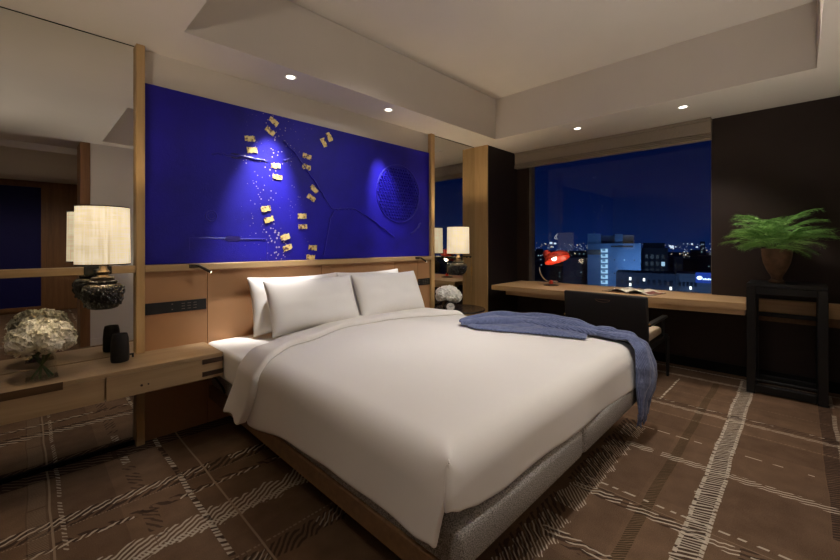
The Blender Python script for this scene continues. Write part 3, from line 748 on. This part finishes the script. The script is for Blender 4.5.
# desk lamp
dl_=empty('desk_lamp',(4.27,2.05,.72),'red shaded desk lamp with a curved chrome arm on the oak desk','desk lamp')
ex=Vector((.6997,-.7145,0)); bc=Vector((4.27,2.05,.72))
q=MB(); q.lathe([(.085,0),(.085,.006),(.05,.016),(.03,.02)],32,bc); q.build('base',M['bronze'],dl_,True)
q=MB(); q.lathe([(.022,.018),(.024,.04),(.014,.06)],16,bc); q.build('socket',M['red'],dl_,True)
pts=[]
for k in range(15):
    a=math.radians(-62-116*k/14); c=bc+ex*.02+Vector((0,0,.215)); pts.append(c+ex*(.155*math.cos(a))+Vector((0,0,.18*math.sin(a))))
q=MB(); q.tube([bc+Vector((0,0,.05))]+pts[1:],.009,10); q.build('arm',M['chrome'],dl_,True)
sM=Matrix.Translation(bc+ex*.075+Vector((0,0,.295)))@Matrix(((ex.x,-ex.y,0,0),(ex.y,ex.x,0,0),(0,0,1,0),(0,0,0,1)))@Matrix.Rotation(math.radians(-14),4,'Y')@Matrix.Rotation(math.radians(-27),4,'X')
q=MB(); q.lathe([(.150,0),(.148,.02),(.130,.055),(.098,.083),(.055,.098),(.0,.102)],40,M=sM@Matrix.Diagonal((1,.8,1,1)),cap=False); so=q.build('shade',M['red'],dl_,True); solid(so,.003)
q=MB(); q.lathe([(.045,-.02),(.048,.03),(.03,.055)],20,M=sM@Matrix.Translation((-.085,0,.085))); q.build('shade_collar',M['red'],dl_,True)
q=MB(); q.sphere(sM@Vector((-.03,0,.03)),.03,14); q.build('bulb',M['bulb'],dl_,True)
# book
bk=empty('open_book',(4.2,1.22,.72),'open book with pale curling pages lying on the oak desk','book')
bM=Matrix.Translation((4.22,1.17,.721))@Matrix.Rotation(math.radians(-98),4,'Z')
q=MB(); q.box(-.24,.24,-.15,.15,0,.004,M=bM); q.build('cover',M['cover'],bk)
for sgn in(-1,1):
    def fp(u,v,sgn=sgn):
        x=sgn*u*.23; z=.006+.034*math.sin(min(1,u*1.25)*PI)*(1-u*.45)+.004*math.sin(v*5+u*3)
        return bM@Vector((x,-.145+.29*v,z))
    q=MB(); q.grid(fp,16,6); po=q.build('pages',[M['paper'],M['photo']],bk,'all')
    if sgn>0:
        for pgn in po.data.polygons: pgn.material_index=1 if (pgn.index//6)>9 and (pgn.index%6) in(1,2,3,4) else 0
    solid(po,.004)
# ---------------------------------------------------------------- chair
ch=empty('desk_chair',(3.75,1.18,0),'black leather desk chair with a tall square back facing the desk','chair')
Mb=Matrix.Translation((3.47,1.18,.40))@Matrix.Rotation(math.radians(-7),4,'Y')
q=MB(); q.bbox(-.02,.02,-.335,.335,0,.385,.012,3,M=Mb); bo=q.build('backrest',M['chair'],ch,True)
q=MB(); pts=[]
for k in range(11):
    a=PI+PI*k/10; pts.append(Mb@Vector((-.021,-.055*math.cos(a)*1.1,.335+.022*math.sin(a))))
pts.append(pts[0]); q.tube(pts,.0025,6); q.build('hand_grip',M['seam'],bo,True)
q=MB(); q.bbox(3.46,3.97,.865,1.495,.39,.465,.03,4); q.build('seat_cushion',M['cushion'],ch,True)
q=MB(); q.bbox(3.45,4.08,.84,1.52,.345,.388,.006,2); q.build('seat_frame',M['black'],ch)
for y in (.848,1.512):
    for x in (3.47,4.085):
        q=MB(); q.tube([(x,y,0),(x,y,.36)],[.012,.018],10); q.build('leg',M['black'],ch,True)
    q=MB(); q.bbox(3.44,4.0,y-.022,y+.022,.545,.565,.006,2); q.build('armrest',M['black'],ch)
    q=MB(); q.tube([(3.93,y,.37),(3.93,y,.55)],.011,8); q.build('arm_post',M['black'],ch,True)
    q=MB(); q.sphere((3.448,y-.01 if y<1 else y+.01,.56),.010,10); q.build('brass_stud',M['brass'],ch,True)
# ---------------------------------------------------------------- stand + fern
sd=empty('plant_stand',(4.28,.07,0),'tall black open frame stand against the dark wall','plant stand')
X0,X1,Y0,Y1,ZS=4.10,4.48,-.16,.30,.885
q=MB(); q.bbox(X0,X1,Y0,Y1,ZS-.03,ZS,.004,1); q.build('top',M['black'],sd)
for x in(X0,X1-.05):
    for y in(Y0,Y1-.055):
        q=MB(); q.bbox(x,x+.05,y,y+.055,.0,ZS-.031,.003,1); q.build('leg',M['black'],sd)
    q=MB(); q.bbox(x+.003,x+.047,Y0+.056,Y1-.056,ZS-.085,ZS-.031,.003,1); q.build('apron',M['black'],sd)
    q=MB(); q.bbox(x+.003,x+.047,Y0+.056,Y1-.056,.012,.072,.003,1); q.build('foot_rail',M['black'],sd)
    q=MB(); q.bbox(x+.01,x+.035,Y0+.056,Y1-.056,.58,.615,.003,1) if x>4.3 else q.bbox(x+.01,x+.04,Y0+.056,Y1-.056,.10,.115,.003,1)
    q.build('cross_bar',M['black'],sd)
for y in(Y0,Y1-.055):
    for z in(.012,ZS-.085):
        q=MB(); q.bbox(X0+.051,X1-.051,y+.005,y+.05,z,z+.05,.003,1); q.build('side_rail',M['black'],sd)
px,py=4.29,.125
pt=empty('potted_fern',(px,py,ZS),'feathery green fern in a tapered clay pot on the black stand','potted plant')
q=MB(); q.lathe([(.05,0),(.052,.012),(.034,.03),(.036,.05),(.062,.10),(.084,.16),(.094,.22),(.097,.275),(.092,.277),(.088,.24),(.0,.235)],36,(px,py,ZS),False); q.build('pot',M['terracotta'],pt,True)
q=MB(); q.lathe([(.0,.246),(.087,.244)],24,(px,py,ZS),False); q.build('soil',M['soil'],pt)
def frond(seed,L,E):
    rr=random.Random(seed); q=MB(); N=24; pts=[]; sw=rr.uniform(-.14,.14); cE,sE=math.cos(E),math.sin(E)
    for i in range(N+1):
        t=i/N; pts.append(Vector((L*(cE*t+(1-cE)*.45*t*t),sw*L*t*t+.010*math.sin(t*7+seed),L*(sE*t-.40*t**2.3))))
    q.tube(pts,[.0016*(1-.7*i/N) for i in range(N+1)],5)
    for i in range(7,N+1):
        t=i/N; p_=pts[i]; dirn=(pts[min(i+1,N)]-pts[i-1]).normalized()
        for sg in(-1,1):
            if rr.random()<.10: continue
            bl=.46*L*(1-t*.70)*min(1,(t-.2)*4)*rr.uniform(.5,1.2)
            if bl<.01: continue
            d=(dirn*rr.uniform(.4,.9)+Vector((0,sg*rr.uniform(.7,1.1),rr.uniform(-.05,.22)))).normalized(); d.z*=.6; d.normalize()
            n2=max(4,int(bl/.008))
            for k in range(1,n2+1):
                f=k/n2; c=p_+d*bl*f+dirn*bl*.18*f*f+Vector((0,0,-.035*f*f*rr.uniform(.5,1)))
                lw=.017*(1-.5*f)*rr.uniform(.6,1.3)
                for s2 in(-1,1):
                    e=(d*.75+Vector((-d.y*s2,d.x*s2,rr.uniform(-.5,.6)))).normalized()*lw
                    w=d*.0013+Vector((0,0,.0007))
                    q.add([c-w,c+e*.5-w,c+e,c+e*.5+w,c+w],[(0,1,2,3,4)])
            q.tube([p_,p_+d*bl+dirn*bl*.18],[.0008,.0004],4)
    return q.mesh('frond',M['fern'],False)
FP=((.38,.65),(.40,.90),(.38,1.10),(.32,.45),(.42,.78),(.38,1.32),(.35,1.0),(.30,.30))
fms=[frond(i,*p_) for i,p_ in enumerate(FP)]
rr=random.Random(12)
for k in range(88):
    az=k*2.39996+rr.uniform(-.35,.35); m_=k%8
    s_=rr.uniform(.66,.97); L,E=FP[m_]; L*=s_*(.45+.55*math.cos(E))
    lim=.19/max(.05,math.cos(az)) if math.cos(az)>0 else 9
    if math.sin(az)<0: lim=min(lim,.33/max(.05,-math.sin(az)))
    if L*1.12>lim: s_*=lim/(L*1.12)
    if math.cos(az)<-.6: s_*=.9
    o=bpy.data.objects.new('frond',fms[m_]); COL.objects.link(o); o.parent=pt
    o.location=(.03*math.cos(az)-.015,.03*math.sin(az)+.012,.268+(rr.uniform(0,.03) if k%3 else rr.uniform(.04,.16)))
    o.rotation_euler=(rr.uniform(-.25,.25),rr.uniform(-.12,.12),az); o.scale=(s_,s_,s_)
# ---------------------------------------------------------------- blind & downlights
bl=empty('roman_blind',(4.5,1.64,2.3),'raised beige roman blind gathered above the window','blind')
q=MB(); q.bbox(4.47,4.55,.58,2.65,ZC-.03,ZC-.002,.003,1); q.build('headrail',M['blind'],bl)
for k in range(4):
    z0=2.182+k*.019; q=MB(); q.bbox(4.455+(0,.006,.012,.02)[k],4.545,.58,2.65,z0,z0+.014 if k<3 else ZC-.031,.005,2); q.build('fold',M['blind'],bl)
def downlight(x,y,z,label,ang=0):
    e=empty('downlight',(x,y,z),label,'downlight','recessed ceiling downlights')
    q=MB(); q.lathe([(.030,-.001),(.042,-.004),(.044,-.001),(.044,.0)],28,(x,y,z),False); q.build('trim_ring',M['cream'],e,True)
    q=MB(); q.lathe([(.0,-.0015),(.030,-.0015)],24,(x,y,z),False); q.build('lens',M['lens'],e)
    return e
d0=downlight(1.319,2.58,ZC,'recessed downlight over the console end of the blue artwork')
dup(d0,(2.246,2.59,ZC),label='recessed downlight over the far half of the blue artwork')
dup(d0,(3.969,1.62,ZC),label='recessed downlight above the desk, nearest the oak column')
dup(d0,(3.986,.712,ZC),label='recessed downlight above the desk near the right end of the blind')
# ---------------------------------------------------------------- entry (seen in the mirror)
cb=empty('wall_cabinet',(-.15,-3.93,0),'navy framed cabinet front at the end of the entry, seen in the mirror','cabinet')
q=MB(); q.box(-.75,.19,-3.945,-3.93,.1,2.2); q.build('navy_panel',M['navy'],cb)
q=MB()
for w in ((.19,.25,.04,2.26),(-.81,-.75,.04,2.26),(-.75,.19,2.2,2.26),(-.75,.19,.04,.1)): q.box(w[0],w[1],-3.949,-3.91,w[2],w[3])
q.build('frame',M['walnut'],cb)
q=MB(); q.box(.30,.72,-3.949,-3.935,0.02,2.2); tag(q.build('closet_door',M['walnut']),'flush timber closet door at the end of the entry, seen in the mirror','door')
# ---------------------------------------------------------------- city
GZ=-70
q=MB(); q.box(30,4000,-1500,4000,GZ-1,GZ); g_=q.build('city_ground_outside',M['ground']); g_['kind']='structure'
F_=Vector((.7145,.6997,0)); R_=Vector((.6997,-.7145,0))
def cp_(pxl,D): return F_*D+R_*((pxl-420)/386*D)
def building(nm,pl_,pr_,D,ytop,mat,label,rows=0,cols=0,lit=.1,wm=('win_off','win_on'),group='buildings outside the window',depth=18,zlo=None,yrow=None):
    ztop=1.2+(244-ytop)/386*D; t_=((pl_+pr_)/2-420)/386; d_=(F_+R_*t_).normalized(); rd=D*math.sqrt(1+t_*t_); u=Vector((d_.y,-d_.x,0))
    ed=[]
    for p_ in (pl_,pr_):
        e_=(F_+R_*((p_-420)/386)).normalized(); ed.append(e_*(rd/e_.dot(d_)))
    A,B=ed; W=(B-A).length; sx_=W/((pr_-pl_)*D/386)
    Mx=Matrix(((u.x*sx_,d_.x,0,A.x),(u.y*sx_,d_.y,0,A.y),(0,0,1,0),(0,0,0,1))); W/=sx_
    e=empty(nm,(A+B)/2+Vector((0,0,GZ)),label,'building',group)
    q=MB(); q.box(0,W,0,depth,GZ,ztop,M=Mx); q.build('block',M[mat],e)
    return e,Mx,W,ztop
rb=random.Random(5)
def windows(e,Mx,x0,x1,z0,z1,rows,cols,ww,wh,lit,on='win_on'):
    for r in range(rows):
        for c in range(cols):
            cx=lerp(x0,x1,(c+.5)/cols); cz=lerp(z0,z1,(r+.5)/rows)
            q=MB(); q.box(cx-ww/2,cx+ww/2,-.15,.05,cz-wh/2,cz+wh/2,M=Mx)
            q.build('window',M[on if rb.random()<lit else 'win_off'],e)
# main tower
e,Mx,W,zt=building('tower_block',587.5,641,120,244-.6,'facade_blue','tall pale blue lit tower block with a bright vertical stairwell')
k=120/386
q=MB(); q.box(0,14*k*1.0,.5,12,zt,zt+10*k,M=Mx); q.build('penthouse',M['facade_blue'],e)
q=MB(); q.box(14*k,28*k,3,12,zt,zt+8*k,M=Mx); q.build('penthouse',M['facade_mid'],e)
q=MB(); q.box(28*k,36*k,1,10,zt,zt+9.4*k,M=Mx); q.build('penthouse',M['facade_blue'],e)
q=MB(); q.box(36*k,47*k,3,12,zt,zt+8.4*k,M=Mx); q.build('penthouse',M['facade_mid'],e)
q=MB(); q.box(-.1,14*k,-.12,.2,zt-3.6,zt-2.0,M=Mx); q.box(24*k,46*k,-.12,.2,zt-1.2,zt-.7,M=Mx); q.build('parapet_band',M['win_off'],e)
for r in range(13):
    z=zt-1.6-r*1.65
    q=MB(); q.box(13.6*k,21.2*k,-.25,.1,z-1.25,z,M=Mx); f=q.build('stair_landing',M['stairdk'],e)
    q=MB(); q.box(18.6*k,21.0*k,-.4,-.2,z-1.2,z-.1,M=Mx); q.box(14.2*k,18.6*k,-.4,-.2,z-1.2,z-.85,M=Mx); q.box(14.2*k,15.4*k,-.4,-.2,z-.8,z-.3,M=Mx); q.build('light',M['stair'],f)
windows(e,Mx,23*k,52*k,zt-24,zt-3,5,3,.35,.35,.4)
# slab behind
e,Mx,W,zt=building('apartment_block',641,668,150,248,'facade_mid','dark grey apartment block just behind the lit tower'); k=150/386
windows(e,Mx,3*k,25*k,zt-13,zt-2,4,4,1.3,1.6,.05)
q=MB(); q.box(2*k,24*k,3,12,zt,zt+2.0,M=Mx); q.build('penthouse',M['facade_dark'],e)
e,Mx,W,zt=building('apartment_block',668,683,160,257,'facade_mid','narrow unlit apartment block beside the grey one'); k=160/386
windows(e,Mx,1*k,14*k,zt-12,zt-2,3,3,1.1,1.3,.05)
# long low block in front
e,Mx,W,zt=building('office_block',616,676,95,273,'facade_dark','long low office block with a few lit windows in front of the tower',depth=10); k=95/386
windows(e,Mx,4*k,58*k,zt-6.4,zt-1.0,2,10,.7,1.0,.0)
for wx,wz in((14,6),(14,12),(28,6.5),(54,14)):
    q=MB(); q.box(wx*k,wx*k+.5,-.3,0,zt-wz*k-.4,zt-wz*k+.3,M=Mx); q.build('lit_window',M['win_bright'],e)
e,Mx,W,zt=building('office_block',676,716,92,274,'facade_mid','office block with a glowing blue rooftop sign',depth=10); k=92/386
windows(e,Mx,2*k,22*k,zt-6,zt-1.5,2,5,.6,.9,.0)
q=MB(); q.box(14*k,14*k+.5,-.3,0,zt-14*k-.4,zt-14*k+.3,M=Mx); q.build('lit_window',M['win_bright'],e)
q=MB(); q.box(20*k,35*k,-.3,.2,zt-8.5*k,zt+1.6*k,M=Mx); sp_=q.build('sign_panel',M['signglow'],e)
q=MB(); q.lathe([(.0,0),(.55,0),(.5,.1)],18,M=Mx@Matrix.Translation((24*k,-.42,zt-3.6*k))@Matrix.Rotation(PI/2,4,'X')@Matrix.Diagonal((1.25,.8,1,1))); q.build('sign_emblem',M['sign'],sp_)
for j in range(5):
    q=MB(); x_=27.2*k+j*.42; q.box(x_,x_+.28,-.5,-.3,zt-4.9*k-.12,zt-4.9*k+(.28 if j%2 else .18),M=Mx); q.build('sign_letter',M['sign'],sp_)
# far blocks
fars=[(531,548,230,262,'facade_dark',.10),(546,566,180,266,'facade_dark',.10),(563,588,140,258,'facade_dark',.05),(545,556,320,252,'facade_mid',.5),(683,700,260,259,'facade_dark',.12),(698,716,240,256,'facade_dark',.16),(690,706,420,250,'facade_dark',.2),(572,587,420,251,'facade_dark',.25),(700,705,380,241.5,'facade_mid',.6),(536,543,520,249,'facade_dark',.3)]
labs=['dark far block at the window edge beside the red lamp','dark far block directly behind the red lamp','broad unlit block just left of the lit tower','far block whose lit windows show behind the red lamp shade','dark far block right of the narrow apartment block','dark far block beside the right window edge','distant block low on the skyline above the office roofs','distant dark block on the skyline left of the tower','slim bright far tower on the skyline at the right','distant block on the skyline at the left window edge']
for (a,b_,D,yt,m_,lt),lb in zip(fars,labs):
    e,Mx,W,zt=building('distant_building',a,b_,D,yt,m_,lb); k=D/386
    nc=max(2,int((b_-a)/4)); nr=4
    windows(e,Mx,1*k,(b_-a-1)*k,zt-16*k,zt-1*k,nr,nc,.9*k,.6*k,lt)
# scattered lights
rc=random.Random(3); q=MB()
def dot(pxl,D,y,s,mi):
    c=cp_(pxl,D); z=1.2+(244-y)/386*D; h=s*D/386/2; q.mi=mi
    q.box(c.x-h,c.x+h,c.y-h,c.y+h,z-h,z+h)
for k in range(620):
    D=rc.choice((330,420,520,700,900,1200,1500,2000)); pxl=rc.uniform(505,745); y=244+abs(rc.gauss(0,1))*16-1
    y=min(y,244+70*386/D-1)
    dot(pxl,D,y,rc.choice((.3,.35,.4,.5,.8)),rc.choice((0,0,0,1)))
for pxl,y,s in((672,247,2.6),(670,246,1.5),(692,244,1.4),(551,243,2.0),(555,243.5,1.6),(697,247,1.3)): dot(pxl,650,y,s,0)
cl=q.build('city_lights_outside',[M['city'],M['citywarm']]); tag(cl,'scattered far city lights along the night horizon outside the window','city lights',kind='stuff')
# ---------------------------------------------------------------- lights
def spot(name,loc,tgt,power,size,blend=.5,rad=.03,col=(1,.89,.79)):
    l=bpy.data.lights.new(name,'SPOT'); l.energy=power; l.spot_size=math.radians(size); l.spot_blend=blend; l.shadow_soft_size=rad; l.color=col
    o=bpy.data.objects.new(name,l); COL.objects.link(o); o.location=loc; o.rotation_euler=(Vector(tgt)-Vector(loc)).to_track_quat('-Z','Y').to_euler(); return o
def point(name,loc,power,rad=.03,col=(1,.80,.55)):
    l=bpy.data.lights.new(name,'POINT'); l.energy=power; l.shadow_soft_size=rad; l.color=col
    o=bpy.data.objects.new(name,l); COL.objects.link(o); o.location=loc; return o
spot('art_light',(1.319,2.58,2.38),(1.25,2.85,1.38),270,42,1,.02,(1,.95,.92))
spot('art_light',(2.246,2.59,2.38),(2.42,2.85,1.55),120,36,1,.02,(1,.95,.92))
spot('desk_light',(3.969,1.62,2.38),(4.1,1.62,.7),44,80,.6)
spot('desk_light',(3.986,.712,2.38),(4.2,.5,.7),50,80,.6)
spot('plant_light',(3.95,.72,2.36),(4.26,.20,1.36),85,26,.7,.03,(1,.93,.84))
WH=(1,.965,.935)
spot('unseen_tray_light',(2.6,1.0,2.83),(3.25,2.6,.8),60,48,.9,.05,(1,.93,.85))  # added unseen spot, brightens the white posy and oak column
spot('unseen_tray_light',(2.25,.55,2.83),(2.25,.75,.5),84,100,.8,.05,WH)
spot('unseen_tray_light',(1.78,.5,2.83),(1.7,1.0,.5),34,95,.8,.05,WH)
spot('unseen_tray_light',(2.15,1.2,2.83),(1.75,2.6,.8),95,85,.9,.08,WH)  # added unseen spot, lifts the pillows and leather headboard
spot('unseen_tray_light',(2.9,.1,2.83),(2.9,.0,.5),20,110,.8,.05)
spot('ceiling_fill',(1.4,-.2,1.75),(1.9,.9,2.84),16,150,1,.08,(1,.92,.82))  # these upward spots are added, unseen fill for ceiling and soffits
spot('ceiling_fill',(1.3,-.18,.4),(1.35,-.05,2.4),50,112,1,.08,(1,.92,.82))
spot('ceiling_fill',(3.1,-.19,.4),(3.2,-.02,2.4),52,112,1,.08,(1,.92,.82))
spot('ceiling_fill',(-1.0,.9,1.4),(-.6,1.3,2.39),42,140,1,.08,(1,.92,.82))
spot('bouquet_fill',(-.1,2.2,2.38),(.05,2.6,.7),16,56,.9,.04)  # unseen spot added to brighten the hydrangeas on the console
point('lamp_glow',(.282,2.59,1.27),9,.04); point('lamp_glow',(3.30,2.65,1.27),20,.04)
point('desk_lamp_glow',(4.31,2.0,.98),.5,.03)
spot('unseen_entry_light',(.0,-1.8,2.3),(0,-2.6,0),75,130,.7,.05)  # unseen lamp for the entry reflected in the mirror
spot('unseen_entry_light',(-.4,.9,2.38),(.4,-.2,.9),30,120,.8,.05)  # added unseen fill for the near white wall reflected in the mirror
# city floodlights (below the window sill line)
for px_,D_,z_,tp,tD,tz_,pw in ((603,99,-5.4,603,120,-8,3600),(640,108,-5.4,648,150,-8,5000),(690,70,-40,680,95,-12,26000),(625,70,-40,630,95,-12,26000)):
    b0=cp_(px_,D_); c0=cp_(tp,tD); spot('flood',(b0.x,b0.y,z_),(c0.x,c0.y,tz_),pw,125,.9,.3,(.48,.71,1))
# world
w=bpy.data.worlds.new('night'); sc.world=w; w.use_nodes=True; nt=w.node_tree; bg=nt.nodes['Background']
tc=nt.nodes.new('ShaderNodeTexCoord'); sx=nt.nodes.new('ShaderNodeSeparateXYZ'); nt.links.new(tc.outputs['Generated'],sx.inputs[0])
rp=nt.nodes.new('ShaderNodeValToRGB'); nt.links.new(sx.outputs[2],rp.inputs[0]); e_=rp.color_ramp.elements
e_[0].position=0; e_[0].color=S(9,28,70); e_[1].position=.32; e_[1].color=S(1,5,32)
x_=e_.new(.09); x_.color=S(4,17,54)
nt.links.new(rp.outputs[0],bg.inputs[0]); bg.inputs[1].default_value=1
# ---------------------------------------------------------------- camera & view
cd=bpy.data.cameras.new('camera'); cam=bpy.data.objects.new('camera',cd); COL.objects.link(cam); sc.camera=cam
cd.sensor_width=36; cd.lens=386/840*36; cd.shift_y=-36/840; cd.clip_end=6000; cd.clip_start=.02
cam.location=(0,0,1.2); cam.rotation_euler=(PI/2,0,math.atan2(378,386)-PI/2)
sc.view_settings.view_transform='Standard'; sc.view_settings.look='None'; sc.view_settings.gamma=1; sc.view_settings.use_curve_mapping=False
sc.view_settings.exposure=-.04
sc.cycles.max_bounces=10; sc.cycles.diffuse_bounces=5; sc.cycles.sample_clamp_indirect=6; sc.cycles.caustics_reflective=False; sc.cycles.caustics_refractive=False
sc.cycles.use_denoising=True
